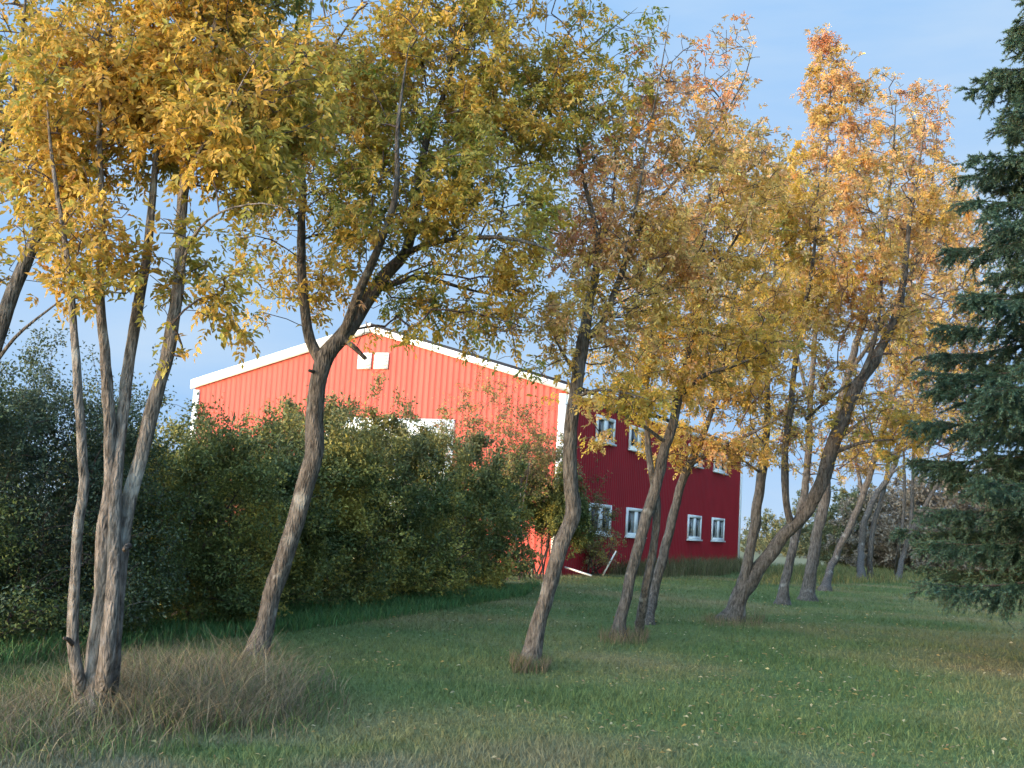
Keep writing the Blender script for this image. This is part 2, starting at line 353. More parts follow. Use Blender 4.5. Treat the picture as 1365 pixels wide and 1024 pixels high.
def leaf_quads(mb, base, d, nrm, Ln, Wd, col):
    s = unit(np.cross(d, nrm)); n_ = len(base); up = np.cross(s, d)
    mid = base + d*(Ln*0.45)[:, None]; fold = up*(Wd*0.22)[:, None]
    V = np.stack([base, mid+s*(Wd/2)[:, None]+fold, base+d*Ln[:, None]-up*(Ln*0.12)[:, None], mid-s*(Wd/2)[:, None]+fold], 1)
    o = np.arange(n_)[:, None]*4
    mb.add(V.reshape(-1, 3), np.concatenate([o+np.array([[0, 1, 2]]), o+np.array([[0, 2, 3]])]), np.repeat(col, 4, 0))

def compound(mb, P, D, col, size, k=7, keep=0.9):
    """pinnate leaves: paired leaflets along a stalk and one at its tip"""
    n_ = len(P); rl = size*RNG.uniform(1.3, 2.2, n_); nrm = unit(RNG.normal(size=(n_, 3))*0.7+np.array([0, 0, 1.0]))
    side = unit(np.cross(D, nrm)); nrm = np.cross(side, D)
    slots = [(1.0, 0)] + [(f, s_) for f in (0.8, 0.55, 0.3)[:(k-1)//2] for s_ in (-1, 1)]
    for f, s_ in slots:
        kk = RNG.random(n_) < keep; b_ = P + D*(rl*f)[:, None] - np.array([0, 0, 1.0])*(rl*f*f*0.25)[:, None]
        d = unit(D*0.55 + side*s_*0.8 - np.array([0, 0, 0.25]) + RNG.normal(size=(n_, 3))*0.22)
        Ln = size*RNG.uniform(0.6, 1.3, n_); cc = np.clip(col*RNG.normal(1, 0.15, (n_, 1)) + RNG.normal(0, 0.014, (n_, 3)), 0.01, 0.8)
        leaf_quads(mb, b_[kk], d[kk], unit(nrm+RNG.normal(size=(n_, 3))*0.35)[kk], Ln[kk], Ln[kk]*RNG.uniform(0.38, 0.5, n_)[kk], cc[kk])

def skeleton(stems, attract, atag, zmin, kpath=0.28, twig=0.0032, step=0.2, maxn=80000):
    pos = np.zeros((maxn, 3)); par = np.full(maxn, -1); plen = np.zeros(maxn); rad = np.zeros(maxn); tg = np.full(maxn, -1); fixed = np.zeros(maxn, bool); n_ = 0
    stem_chains, chains = [], []
    for P, Rd in stems:
        if n_ == 0: parent = -1; base_l = 0
        else:
            parent = int(np.argmin(((pos[:n_]-P[0])**2).sum(1))); base_l = plen[parent]
        idx = np.arange(n_, n_+len(P)); pos[idx] = P; rad[idx] = Rd; par[idx] = np.r_[parent, idx[:-1]]; fixed[idx] = True
        plen[idx] = base_l+np.r_[0, np.cumsum(np.linalg.norm(np.diff(P, axis=0), axis=1))]; n_ += len(P); stem_chains.append(idx)
    sp_ = pos[:n_].copy()
    d0 = np.array([((sp_-a_)**2).sum(1).min() for a_ in attract]); order = np.argsort(d0)
    for ai in order:
        a_ = attract[ai]; dv = pos[:n_]-a_; dist = np.sqrt((dv**2).sum(1)); cost = dist + kpath*plen[:n_]*0.5 + 0.7*np.maximum(dv[:, 2], 0)
        cost = np.where(pos[:n_, 2] < zmin, cost+50, cost)
        j = int(np.argmin(cost)); D = dist[j]
        if D < 0.05: continue
        k = max(2, int(D/step)); tt = np.arange(1, k+1)/k
        bend = np.array([0, 0, 0.16*D]) + RNG.normal(size=3)*0.12*D
        P = pos[j] + (a_-pos[j])*tt[:, None] + bend*(tt*(1-tt))[:, None] + RNG.normal(size=(k, 3))*0.018*min(D, 1)
        idx = np.arange(n_, n_+k); pos[idx] = P; par[idx] = np.r_[j, idx[:-1]]; plen[idx] = plen[j]+D*tt; tg[idx] = atag[ai]; n_ += k
        chains.append(idx)
        if n_ > maxn-400: break
    acc = np.zeros(n_); ex = 2.35
    for i in range(n_-1, -1, -1):
        if not fixed[i]:
            rad[i] = max(acc[i], twig**ex)**(1/ex)
            q = par[i]
            if q >= 0: acc[q] += rad[i]**ex
    for c_ in chains:
        q = par[c_[0]]
        if fixed[q]:
            lim = rad[q]*0.75
            if rad[c_[0]] > lim:
                sc = np.linspace(lim/rad[c_[0]], 1, len(c_)); rad[c_] *= sc
    return pos[:n_], par, rad, tg, stem_chains, chains

def sample_blobs(blobs, dist, n_total):
    """points through the crown's volume; blob = (px, py, rx, ry, depth offset, density, palette weights)"""
    w = np.array([b_[2]*b_[3]*b_[5] for b_ in blobs], float); w /= w.sum(); P, T_ = [], []
    for i, b_ in enumerate(blobs):
        k = max(3, int(round(n_total*w[i]))); d = dist+b_[4]; c_ = at(b_[0], b_[1], d); rx = b_[2]*mpp(d); rz = b_[3]*mpp(d); ry = 0.75*(rx+rz)/2+0.25
        u = unit(RNG.normal(size=(k, 3)))*(RNG.random((k, 1))**(1/2.2)); P.append(c_+u*np.array([rx, ry, rz])); T_ += [i]*k
    return np.concatenate(P), np.array(T_)

def blend_color(P, tags, blobs, seed):
    names = list(PAL); out_ = np.zeros((len(P), 3)); nz_ = pnoise(P, 0.55, seed); u = np.clip(0.5+0.36*nz_+RNG.normal(0, 0.14, len(P)), 0, 0.999)
    for i, b_ in enumerate(blobs):
        kk = tags == i
        if not kk.any(): continue
        pal = b_[6]; cols = np.array([PAL[c_] for c_, w_ in pal]); ws = np.array([w_ for c_, w_ in pal], float); ws = np.cumsum(ws/ws.sum())
        x = u[kk]; j = np.searchsorted(ws, x); out_[kk] = cols[np.minimum(j, len(cols)-1)]
    return out_*RNG.normal(1, 0.13, (len(P), 1))

def tree(name, label, cat, base, stems, blobs, n_attr, n_leaf, size, zmin, group=None, k=7, roots=True, sides=14, bark=None, kpath=0.28, twig=0.0032, seed=1, stub=(), leafprob=None):
    """stems: [(dist offsets, [(px, py, width px, depth)...])]"""
    st = []
    for s_ in stems:
        P = np.array([at(x, y, d) if not (gy == 'g') else ground(x, y) for (x, y, w_, d, *r_) in s_ for gy in [(r_[0] if r_ else '')]])
        Rd = np.array([max(.35, (.76 if d < 18 else .70)*w_-1.0)*mpp(d)/2 for (x, y, w_, d, *_) in s_])
        Rd[-1] *= .35; P, Rd = resample(P, Rd, 0.11)
        jj = RNG.normal(size=(len(P), 3)); jj = (jj+np.roll(jj, 1, 0)+np.roll(jj, 2, 0))/1.7; P[1:-1] += jj[1:-1]*np.minimum(.09*Rd, .012)[1:-1, None]
        st.append((P, Rd))
    if roots:                                                # root flare into the soil
        P, Rd = st[0]; fl = np.exp(-np.maximum(P[:, 2], 0)/0.13); Rd = Rd*(1+0.7*fl); P = np.r_[P[:1]-np.array([0, 0, 0.12]), P]; st[0] = (P, np.r_[Rd[:1]*1.15, Rd])
    dist = stems[0][0][3]; far_ = dist > 18; size *= .70 if far_ else .76; n_leaf = int(n_leaf*(1.65 if far_ else 1.45)); n_attr = int(n_attr*1.7)
    A, T_ = sample_blobs(blobs, dist, n_attr)
    pos, par, rad, tg, sch, ch = skeleton(st, A, T_, zmin, kpath, max(twig, dist*.00026))
    o = thing(name, label, cat, (st[0][0][1][0], st[0][0][1][1], 0), group)
    owner = np.full(len(pos), -1)                            # which stem each twig springs from
    for si, c_ in enumerate(sch): owner[c_] = si
    for c_ in ch: owner[c_] = owner[par[c_[0]]]
    limbs = []
    for si, sc_ in enumerate(sch):
        tm = MB(); tm.tube(pos[sc_], rad[sc_], sides if si == 0 or rad[sc_[0]] > .05 else 9, True, 0.07); k0 = len(tm.f)
        for c_ in ch:
            if owner[c_[0]] != si: continue
            q = par[c_[0]]; P = np.r_[pos[q:q+1], pos[c_]]; Rr = np.r_[rad[c_[:1]], rad[c_]]
            tm.tube(P, Rr, 5 if Rr[0] > 0.012 else 4, True)
        limbs.append(tm.build('trunk' if si == 0 else 'limb', bark or M_GREYBARK, o, True, M_TWIG, k0))
    for (x, y, x2, y2, w_, d) in stub:                       # pruned stubs, on the limb they spring from
        a_, b_ = at(x, y, d), at(x2, y2, d-0.15); kn = MB(); kn.tube(np.array([a_, (a_+b_)/2+np.array([0, 0, .01]), b_]), np.array([1.15, 1, .8])*w_*mpp(d)/2, 8)
        dd = [((pos[c_]-a_)**2).sum(1).min() for c_ in sch]; kn.build('stub', M_DARKBARK, limbs[int(np.argmin(dd))], True)
    # leaves along the thin twigs
    cand, ctg, cdir = [], [], []
    for c_ in ch:
        P = pos[c_]; d = unit(np.gradient(np.r_[pos[par[c_[0]]:par[c_[0]]+1], P], axis=0)[1:])
        kk = rad[c_] < max(.011, dist*.0007); kk[-1] = True
        w_ = np.where(np.arange(len(c_)) >= len(c_)*0.35, 1, 0).astype(bool); kk &= w_
        cand.append(P[kk]); ctg.append(tg[c_][kk]); cdir.append(d[kk])
        cand.append(P[-1:]); ctg.append(tg[c_[-1:]]); cdir.append(d[-1:])
    cand = np.concatenate(cand); ctg = np.concatenate(ctg); cdir = np.concatenate(cdir)
    dens = np.array([b_[7] if len(b_) > 7 else 1.0 for b_ in blobs])[ctg]
    pr = dens*np.clip(0.7+0.75*pnoise(cand, 0.36, seed+40), 0.06, 3); pr /= pr.sum()
    j = RNG.choice(len(cand), n_leaf, p=pr)
    P = cand[j]+RNG.normal(size=(n_leaf, 3))*0.05; D = unit(cdir[j]*0.5+RNG.normal(size=(n_leaf, 3))*0.75+np.array([0, 0, -0.1]))
    lm = MB(); compound(lm, P, D, blend_color(P, ctg[j], blobs, seed), size, k); lm.build('crown', M_LEAF, o)
    return o

G3 = [('green', .14), ('olive', .40), ('gold', .30), ('yellow', .16)]
GOLD = [('olive', .34), ('gold', .46), ('yellow', .14), ('orange', .06)]
GREEN = [('green', .34), ('olive', .42), ('gold', .12), ('yellow', .12)]
MIXG = [('green', .22), ('olive', .34), ('gold', .27), ('yellow', .17)]
ORNG = [('gold', .22), ('straw', .33), ('peach', .30), ('orange', .15)]
YELL = [('olive', .10), ('gold', .24), ('yellow', .26), ('straw', .35), ('peach', .05)]
PINK = [('straw', .15), ('peach', .45), ('pink', .30), ('gold', .10)]
SALM = [('gold', .12), ('straw', .33), ('peach', .38), ('pink', .17)]
BRWN = [('brown', .34), ('gold', .2), ('straw', .24), ('rust', .1), ('olive', .12)]
def gd(px, py): return float(ground(px, py)[1])
GRP = 'autumn trees standing in a row across the lawn'

# leftmost tree, its base beyond the edge of the view
d0 = 9.6
tree('ash_tree', 'dark leaning limb and gold leaves entering at the left edge, nearest tree of all', 'tree', None,
     [[(-75, 905, 46, d0, 'g'), (-62, 760, 40, d0), (-40, 600, 36, d0), (-12, 480, 30, d0), (22, 372, 25, d0), (52, 305, 22, d0), (75, 235, 19, d0), (92, 165, 16, d0+.2), (112, 100, 12, d0+.3), (135, 20, 9, d0+.4), (150, -80, 6, d0+.5)],
      [(-40, 600, 24, d0), (-45, 420, 20, d0+.3), (-30, 300, 18, d0+.4), (2, 205, 15, d0+.5), (18, 150, 12, d0+.5), (28, 60, 9, d0+.6), (40, -60, 6, d0+.6)],
      [(-20, 505, 9, d0), (20, 450, 7, d0-.2), (75, 405, 5, d0-.3), (110, 380, 3, d0-.4)],
      [(40, 325, 9, d0), (75, 282, 8, d0-.2), (130, 220, 6, d0-.3), (200, 170, 5, d0-.3), (285, 118, 3, d0-.3)],
      [(75, 235, 9, d0), (125, 160, 7, d0+.3), (160, 90, 5, d0+.4), (200, 20, 4, d0+.5)]],
     [(30, 60, 120, 110, 0.9, 1, G3), (-90, 180, 130, 170, 0.3, .6, G3), (110, 170, 110, 90, 0.8, .8, GOLD), (70, -90, 200, 90, .9, .8, G3), (40, 330, 90, 90, .5, .3, GOLD, .4), (-120, 350, 110, 120, 0, .4, G3)],
     420, 1300, 0.085, 2.0, GRP, seed=3)

# three-stemmed tree with the dry grass at its foot
d1 = gd(120, 962)
tree('ash_tree', 'clump of several pale grey stems rising from dry brown grass at the lower left', 'tree', None,
     [[(124, 962, 42, d1, 'g'), (126, 920, 38, d1), (132, 860, 36, d1), (138, 790, 32, d1), (142, 700, 29, d1), (147, 620, 25, d1), (143, 510, 20, d1), (134, 400, 17, d1), (136, 290, 14, d1), (132, 180, 10, d1), (140, 60, 7, d1)],
      [(112, 958, 26, d1-.05, 'g'), (105, 900, 23, d1-.1), (97, 850, 21, d1-.15), (100, 760, 19, d1-.2), (104, 690, 19, d1-.25), (112, 640, 18, d1-.25), (103, 510, 16, d1-.3), (97, 420, 14, d1-.3), (88, 330, 11, d1-.3), (70, 220, 8, d1-.3), (60, 90, 5, d1-.3)],
      [(132, 958, 30, d1-.08, 'g'), (140, 900, 28, d1-.1), (148, 820, 27, d1-.12), (153, 720, 24, d1-.05), (155, 640, 22, d1), (166, 530, 22, d1+.1), (180, 435, 20, d1+.2), (196, 340, 18, d1+.3), (203, 265, 14, d1+.3), (215, 160, 10, d1+.4), (235, 40, 7, d1+.5)],
      [(142, 952, 30, d1+.1, 'g'), (150, 880, 28, d1+.1), (156, 800, 28, d1+.08), (168, 690, 27, d1+.1), (194, 585, 26, d1+.1), (222, 470, 25, d1+.1), (240, 370, 22, d1+.1), (245, 260, 19, d1+.1), (262, 140, 15, d1+.1), (285, 40, 11, d1+.1), (305, -60, 7, d1)],
      [(240, 375, 8, d1), (255, 320, 7, d1-.3), (292, 284, 5, d1-.6), (350, 271, 4, d1-.8), (388, 282, 2, d1-1)],
      [(243, 262, 10, d1), (258, 215, 8, d1-.3), (300, 150, 6, d1-.5), (350, 60, 4, d1-.6)]],
     [(150, 130, 130, 130, 0.2, 1, GOLD), (270, 90, 130, 110, 0.2, 1.15, GOLD), (95, 290, 90, 80, -.3, .45, GOLD, .7), (225, 330, 80, 60, 0, .45, GOLD, .8), (310, 190, 100, 80, -.2, 1, GOLD), (230, -70, 240, 100, .3, .9, G3),
      (290, 420, 40, 45, 0, .3, YELL, .6), (380, 120, 80, 80, -.2, .8, GOLD), (140, 365, 110, 50, -.2, .45, GOLD, .6), (300, 385, 45, 50, -.2, .25, YELL, .6), (235, 470, 18, 40, -.1, .3, YELL, .6), (60, 210, 80, 90, .2, .7, G3)],
     820, 5600, 0.088, 2.6, GRP, seed=7, bark=M_BARK, stub=((172, 728, 166, 733, 8, d1-.1), (96, 858, 86, 851, 6, d1-.2)))

d2 = gd(340, 882)
tree('ash_tree', 'single leaning dark trunk forking low before the gable, under a big green and gold crown', 'tree', None,
     [[(340, 882, 36, d2, 'g'), (350, 838, 34, d2), (373, 765, 33, d2), (392, 700, 34, d2), (408, 650, 34, d2), (420, 605, 33, d2), (419, 555, 32, d2), (423, 515, 32, d2), (432, 475, 34, d2), (455, 450, 30, d2), (482, 415, 27, d2+.1), (512, 370, 25, d2+.2), (542, 335, 21, d2+.3), (553, 270, 16, d2+.4), (568, 190, 13, d2+.5), (597, 110, 10, d2+.5), (620, 10, 7, d2+.5), (640, -90, 5, d2+.5)],
      [(428, 482, 22, d2), (413, 452, 21, d2), (405, 400, 19, d2-.1), (401, 320, 17, d2-.2), (404, 250, 14, d2-.3), (396, 160, 11, d2-.4), (410, 50, 8, d2-.4), (420, -60, 5, d2-.4)],
      [(455, 452, 20, d2), (480, 385, 18, d2-.3), (505, 330, 15, d2-.5), (528, 255, 12, d2-.7), (530, 170, 9, d2-.8), (545, 60, 6, d2-.8)],
      [(540, 338, 13, d2+.3), (575, 325, 12, d2), (625, 318, 10, d2-.4), (680, 318, 8, d2-.8), (735, 335, 5, d2-1.2), (770, 370, 3, d2-1.4)],
      [(545, 320, 12, d2+.3), (600, 255, 11, d2+.5), (660, 190, 9, d2+.7), (720, 120, 7, d2+.9), (790, 60, 5, d2+1), (850, 10, 3, d2+1)],
      [(404, 300, 9, d2-.2), (370, 270, 8, d2-.5), (330, 265, 6, d2-.8), (300, 270, 4, d2-1)],
      [(500, 388, 11, d2+.1), (560, 370, 9, d2+.6), (620, 385, 7, d2+.9), (690, 400, 4, d2+1.1)]],
     [(430, 190, 120, 150, 0, 1.15, GOLD), (560, 120, 150, 140, 0.2, 1.1, G3), (640, 270, 120, 90, -.2, 1, GREEN), (400, 375, 60, 60, 0, .75, YELL), (570, 395, 110, 50, .3, .55, MIXG, .8), (690, 150, 100, 100, .5, .95, MIXG),
      (785, 140, 90, 95, .8, .75, GREEN, .8), (650, 20, 200, 70, .3, .9, MIXG), (560, -90, 280, 100, .2, .7, GOLD), (690, 385, 60, 65, -.3, .6, MIXG), (490, 290, 110, 90, -.3, .95, MIXG), (340, 290, 55, 80, -.4, .5, GOLD, .8),
      (360, 60, 100, 90, -.2, .9, GOLD), (840, 50, 60, 45, 1, .3, GREEN, .7), (345, 420, 30, 30, -.4, .25, YELL), (620, 330, 90, 60, -.4, .7, MIXG), (585, 425, 110, 45, .2, .55, MIXG, .7), (690, 445, 60, 60, -.2, .5, MIXG, .8), (480, 440, 50, 35, -.3, .3, YELL, .7)],
     1450, 9200, 0.090, 2.9, GRP, seed=13, stub=((462, 455, 487, 478, 7, d2-.1), (424, 500, 412, 494, 5, d2)))

d3 = gd(706, 889)
tree('ash_tree', 'slender trunk with an elbow, first one right of the gable, with sparse orange top', 'tree', None,
     [[(706, 889, 29, d3, 'g'), (714, 845, 27, d3), (733, 775, 27, d3), (750, 722, 27, d3), (765, 685, 27, d3), (759, 640, 26, d3), (759, 585, 24, d3), (767, 515, 24, d3), (777, 455, 23, d3), (786, 400, 17, d3), (797, 345, 14, d3), (791, 290, 11, d3), (777, 235, 8, d3), (768, 175, 6, d3), (770, 110, 4, d3)],
      [(778, 452, 17, d3), (805, 428, 13, d3), (826, 370, 12, d3+.1), (850, 310, 10, d3+.2), (880, 265, 8, d3+.3), (930, 205, 6, d3+.4), (985, 120, 4, d3+.5), (1005, 60, 3, d3+.5)],
      [(826, 372, 8, d3), (850, 260, 6, d3-.3), (862, 190, 5, d3-.4), (880, 100, 4, d3-.5), (893, 20, 3, d3-.5)],
      [(771, 505, 9, d3), (750, 470, 7, d3-.4), (735, 440, 4, d3-.6)],
      [(765, 530, 8, d3), (800, 520, 7, d3-.4), (840, 525, 5, d3-.7), (870, 535, 3, d3-.9)],
      [(797, 345, 7, d3), (815, 280, 6, d3+.2), (820, 200, 5, d3+.3), (812, 120, 3, d3+.3)]],
     [(785, 300, 55, 90, 0, .55, PINK, .7), (850, 240, 80, 110, .2, .7, SALM, .55), (900, 110, 85, 75, .2, .5, PINK, .6), (745, 430, 45, 55, -.4, .6, YELL), (840, 420, 60, 70, 0, .7, ORNG, .8), (975, 75, 55, 55, .5, .35, PINK, .55),
      (830, 530, 60, 35, -.6, .7, YELL, 1.3), (930, 200, 60, 60, .3, .6, SALM, .7), (800, 380, 40, 50, .1, .5, YELL), (770, 180, 50, 70, 0, .3, PINK, .5), (880, 330, 60, 60, .2, .6, ORNG), (840, 330, 130, 190, .2, .35, ORNG, .6), (740, 480, 40, 60, -.3, .3, YELL, .6)],
     620, 3300, 0.080, 2.8, GRP, seed=17)

d4 = gd(826, 852)
tree('ash_tree', 'pair of leaning trunks joined at the foot in front of the crimson side wall', 'tree', None,
     [[(824, 852, 24, d4, 'g'), (834, 800, 22, d4), (850, 730, 22, d4), (870, 660, 24, d4), (888, 595, 21, d4), (905, 530, 18, d4), (920, 465, 16, d4), (930, 400, 13, d4), (938, 320, 11, d4), (950, 230, 8, d4), (962, 150, 5, d4), (975, 80, 3, d4)],
      [(850, 849, 20, d4+.25, 'g'), (860, 790, 18, d4+.2), (870, 735, 17, d4+.15), (876, 675, 16, d4+.1), (866, 615, 13, d4), (862, 555, 11, d4), (864, 490, 9, d4), (872, 410, 7, d4-.2), (880, 330, 5, d4-.3)],
      [(905, 530, 10, d4), (940, 500, 9, d4-.3), (985, 485, 7, d4-.6), (1030, 465, 4, d4-.8)],
      [(888, 590, 9, d4), (845, 560, 7, d4-.5), (810, 545, 5, d4-.8), (785, 540, 3, d4-1)],
      [(920, 465, 9, d4), (900, 400, 7, d4+.3), (890, 330, 5, d4+.4)],
      [(932, 385, 8, d4), (985, 310, 6, d4+.3), (1010, 230, 4, d4+.4)]],
     [(835, 530, 65, 30, -.4, .5, YELL), (905, 440, 80, 70, 0, 1, YELL), (930, 330, 85, 90, 0, 1, ORNG), (985, 230, 70, 90, .3, .9, ORNG), (960, 130, 45, 60, .1, .5, PINK, .6), (1000, 460, 60, 45, -.5, .7, YELL), (870, 500, 60, 45, -.3, .7, YELL), (795, 570, 26, 26, -.8, .35, YELL), (930, 360, 140, 200, 0, .35, ORNG, .6), (880, 470, 110, 110, 0, .4, YELL, .6)],
     620, 4200, 0.088, 2.3, GRP, seed=23)

d4b = gd(864, 830)
tree('ash_tree', 'thinner leaning trunk close behind the joined pair, its low branch reaching right', 'tree', None,
     [[(860, 832, 24, d4b, 'g'), (870, 795, 21, d4b), (884, 740, 19, d4b), (899, 680, 18, d4b), (912, 635, 18, d4b), (927, 605, 16, d4b), (945, 560, 12, d4b), (958, 500, 10, d4b), (975, 420, 8, d4b), (990, 330, 6, d4b), (1000, 240, 4, d4b)],
      [(920, 618, 12, d4b), (960, 598, 10, d4b-.3), (1000, 578, 8, d4b-.5), (1035, 560, 5, d4b-.7)],
      [(912, 637, 8, d4b), (900, 560, 6, d4b+.3), (895, 500, 4, d4b+.4)]],
     [(905, 595, 60, 35, -.2, .9, YELL), (975, 600, 55, 35, -.4, .9, ORNG), (960, 500, 60, 70, 0, .9, YELL), (1000, 400, 65, 80, 0, .8, YELL), (1000, 270, 50, 70, 0, .6, ORNG), (900, 520, 40, 40, .3, .5, ORNG), (985, 480, 90, 120, 0, .5, YELL, .7)],
     420, 2900, 0.092, 2.0, GRP, seed=29)

d5 = gd(975, 828)
tree('ash_tree', 'thick trunk splitting at the ground into one upright and one far leaning stem', 'tree', None,
     [[(976, 828, 38, d5, 'g'), (990, 790, 32, d5), (1020, 747, 27, d5), (1046, 712, 26, d5), (1075, 680, 26, d5), (1096, 640, 28, d5), (1112, 590, 27, d5), (1138, 525, 24, d5), (1168, 475, 20, d5), (1192, 425, 17, d5), (1205, 370, 14, d5), (1212, 300, 10, d5), (1225, 220, 7, d5), (1235, 150, 4, d5)],
      [(982, 808, 26, d5), (996, 750, 21, d5), (1008, 690, 20, d5), (1016, 635, 20, d5), (1021, 585, 16, d5), (1023, 530, 12, d5), (1024, 470, 10, d5), (1030, 400, 8, d5), (1035, 320, 6, d5), (1040, 220, 4, d5)],
      [(1056, 702, 17, d5), (1048, 665, 15, d5-.1), (1046, 605, 14, d5-.1), (1054, 545, 13, d5-.1), (1060, 480, 12, d5-.1), (1070, 420, 10, d5-.1), (1084, 345, 8, d5-.1), (1090, 260, 5, d5-.1), (1095, 170, 3, d5)],
      [(1074, 560, 9, d5+.2), (1090, 545, 8, d5+.1), (1120, 520, 7, d5), (1155, 500, 5, d5)],
      [(1138, 525, 12, d5), (1165, 455, 9, d5-.3), (1175, 380, 7, d5-.4), (1170, 290, 5, d5-.4)],
      [(1108, 605, 10, d5), (1150, 590, 8, d5-.3), (1200, 585, 5, d5-.5)],
      [(1016, 632, 7, d5), (985, 610, 5, d5-.4), (965, 600, 3, d5-.6)]],
     [(1020, 440, 55, 80, 0, .9, YELL), (1065, 400, 70, 80, 0, 1, YELL), (1100, 290, 75, 90, 0, 1, ORNG), (1035, 290, 60, 90, 0, .9, YELL), (1160, 390, 75, 75, 0, .9, ORNG), (1180, 560, 70, 45, -.3, .7, [('olive', .4), ('gold', .4), ('brown', .2)]),
      (1100, 520, 60, 45, 0, .5, BRWN), (1215, 270, 60, 90, 0, .8, ORNG), (1040, 540, 50, 40, -.2, .5, YELL), (1230, 170, 35, 45, 0, .35, SALM, .7), (1100, 420, 150, 170, 0, .4, YELL, .6), (1000, 520, 60, 90, 0, .35, YELL, .6), (1050, 590, 75, 50, 0, .6, BRWN, .5)],
     760, 6000, 0.098, 2.2, GRP, seed=31)

d6 = gd(1042, 806)
tree('ash_tree', 'straight tall trunk behind the splitting one, its orange top highest against the sky', 'tree', None,
     [[(1042, 806, 22, d6, 'g'), (1049, 765, 19, d6), (1063, 705, 17, d6), (1073, 650, 16, d6), (1078, 590, 14, d6), (1082, 500, 12, d6), (1090, 400, 10, d6), (1097, 300, 8, d6), (1102, 200, 5, d6), (1108, 100, 3, d6), (1110, 40, 2, d6)],
      [(1080, 540, 9, d6), (1060, 460, 7, d6+.4), (1050, 380, 5, d6+.6), (1045, 300, 3, d6+.6)],
      [(1090, 400, 7, d6), (1125, 310, 5, d6-.4), (1145, 210, 4, d6-.5), (1150, 130, 2, d6-.5)]],
     [(1110, 130, 45, 75, 0, 1, SALM, 1.1), (1100, 55, 26, 28, 0, .8, SALM), (1120, 230, 65, 70, 0, 1, ORNG), (1150, 150, 32, 55, -.3, .7, SALM), (1060, 380, 60, 70, .4, .6, YELL), (1080, 330, 60, 60, 0, .8, ORNG), (1060, 240, 35, 60, .3, .6, YELL), (1085, 590, 70, 55, 0, .5, BRWN, .5)],
     430, 3300, 0.12, 3.0, GRP, seed=37)

d7 = gd(1076, 801)
tree('ash_tree', 'stout pale grey trunk between the leaning stem and the thin trunks to its right', 'tree', None,
     [[(1076, 801, 27, d7, 'g'), (1082, 755, 23, d7), (1092, 700, 22, d7), (1102, 640, 21, d7), (1112, 580, 18, d7), (1130, 500, 15, d7), (1155, 410, 12, d7), (1178, 310, 9, d7), (1190, 210, 6, d7), (1195, 120, 3, d7)],
      [(1130, 500, 10, d7), (1190, 410, 8, d7-.4), (1230, 320, 6, d7-.6), (1245, 220, 4, d7-.7), (1250, 150, 2, d7-.7)],
      [(1110, 590, 9, d7), (1150, 560, 7, d7+.4), (1190, 520, 5, d7+.6)]],
     [(1185, 120, 50, 30, 0, .7, SALM), (1200, 200, 70, 75, 0, 1, SALM), (1240, 300, 65, 80, -.5, .9, ORNG), (1170, 320, 65, 80, 0, .9, ORNG), (1240, 130, 28, 30, -.6, .6, SALM), (1190, 440, 60, 60, 0, .6, BRWN), (1200, 500, 50, 40, .5, .5, BRWN), (1215, 400, 90, 150, 0, .5, ORNG, .6), (1150, 520, 70, 70, 0, .4, BRWN, .6), (1130, 605, 60, 50, 0, .5, BRWN, .6)],
     430, 3300, 0.12, 3.0, GRP, seed=41)

d8 = gd(1102, 786)
tree('ash_tree', 'thin trunk curving to the right, next after the stout pale one', 'tree', None,
     [[(1099, 788, 17, d8, 'g'), (1110, 750, 14, d8), (1132, 705, 14, d8), (1150, 660, 14, d8), (1163, 620, 13, d8), (1180, 560, 11, d8), (1205, 480, 9, d8), (1225, 390, 7, d8), (1245, 300, 4, d8)],
      [(1150, 660, 9, d8), (1140, 610, 7, d8+.5), (1135, 560, 5, d8+.7)],
      [(1165, 612, 9, d8), (1200, 600, 7, d8-.5), (1240, 570, 4, d8-.8)]],
     [(1240, 450, 70, 70, 0, .9, BRWN, .8), (1255, 320, 65, 110, 0, .8, ORNG, .9), (1170, 600, 60, 35, 0, .8, [('olive', .5), ('gold', .5)]), (1230, 560, 60, 45, -.5, .7, BRWN, .7)],
     620, 2900, 0.13, 2.2, GRP, seed=43)
d9 = gd(1150, 772)
tree('ash_tree', 'twin bowed grey trunks standing side by side before the far scrub', 'tree', None,
     [[(1148, 774, 17, d9, 'g'), (1148, 735, 14, d9), (1153, 695, 13, d9), (1168, 660, 12, d9), (1188, 630, 11, d9), (1205, 580, 9, d9), (1230, 500, 7, d9), (1250, 420, 4, d9)],
      [(1160, 772, 12, d9+.4, 'g'), (1160, 735, 11, d9+.4), (1167, 690, 10, d9+.4), (1178, 655, 9, d9+.4), (1185, 600, 7, d9+.4), (1190, 520, 5, d9+.4)],
      [(1186, 632, 7, d9), (1215, 615, 6, d9-.6), (1245, 610, 4, d9-1)]],
     [(1250, 480, 70, 70, 0, .8, BRWN, .6), (1205, 560, 60, 45, 0, .8, BRWN, .6), (1270, 580, 60, 40, -.6, .6, BRWN, .6)],
     600, 1300, 0.14, 2.4, GRP, seed=47)
d11 = gd(1195, 774)
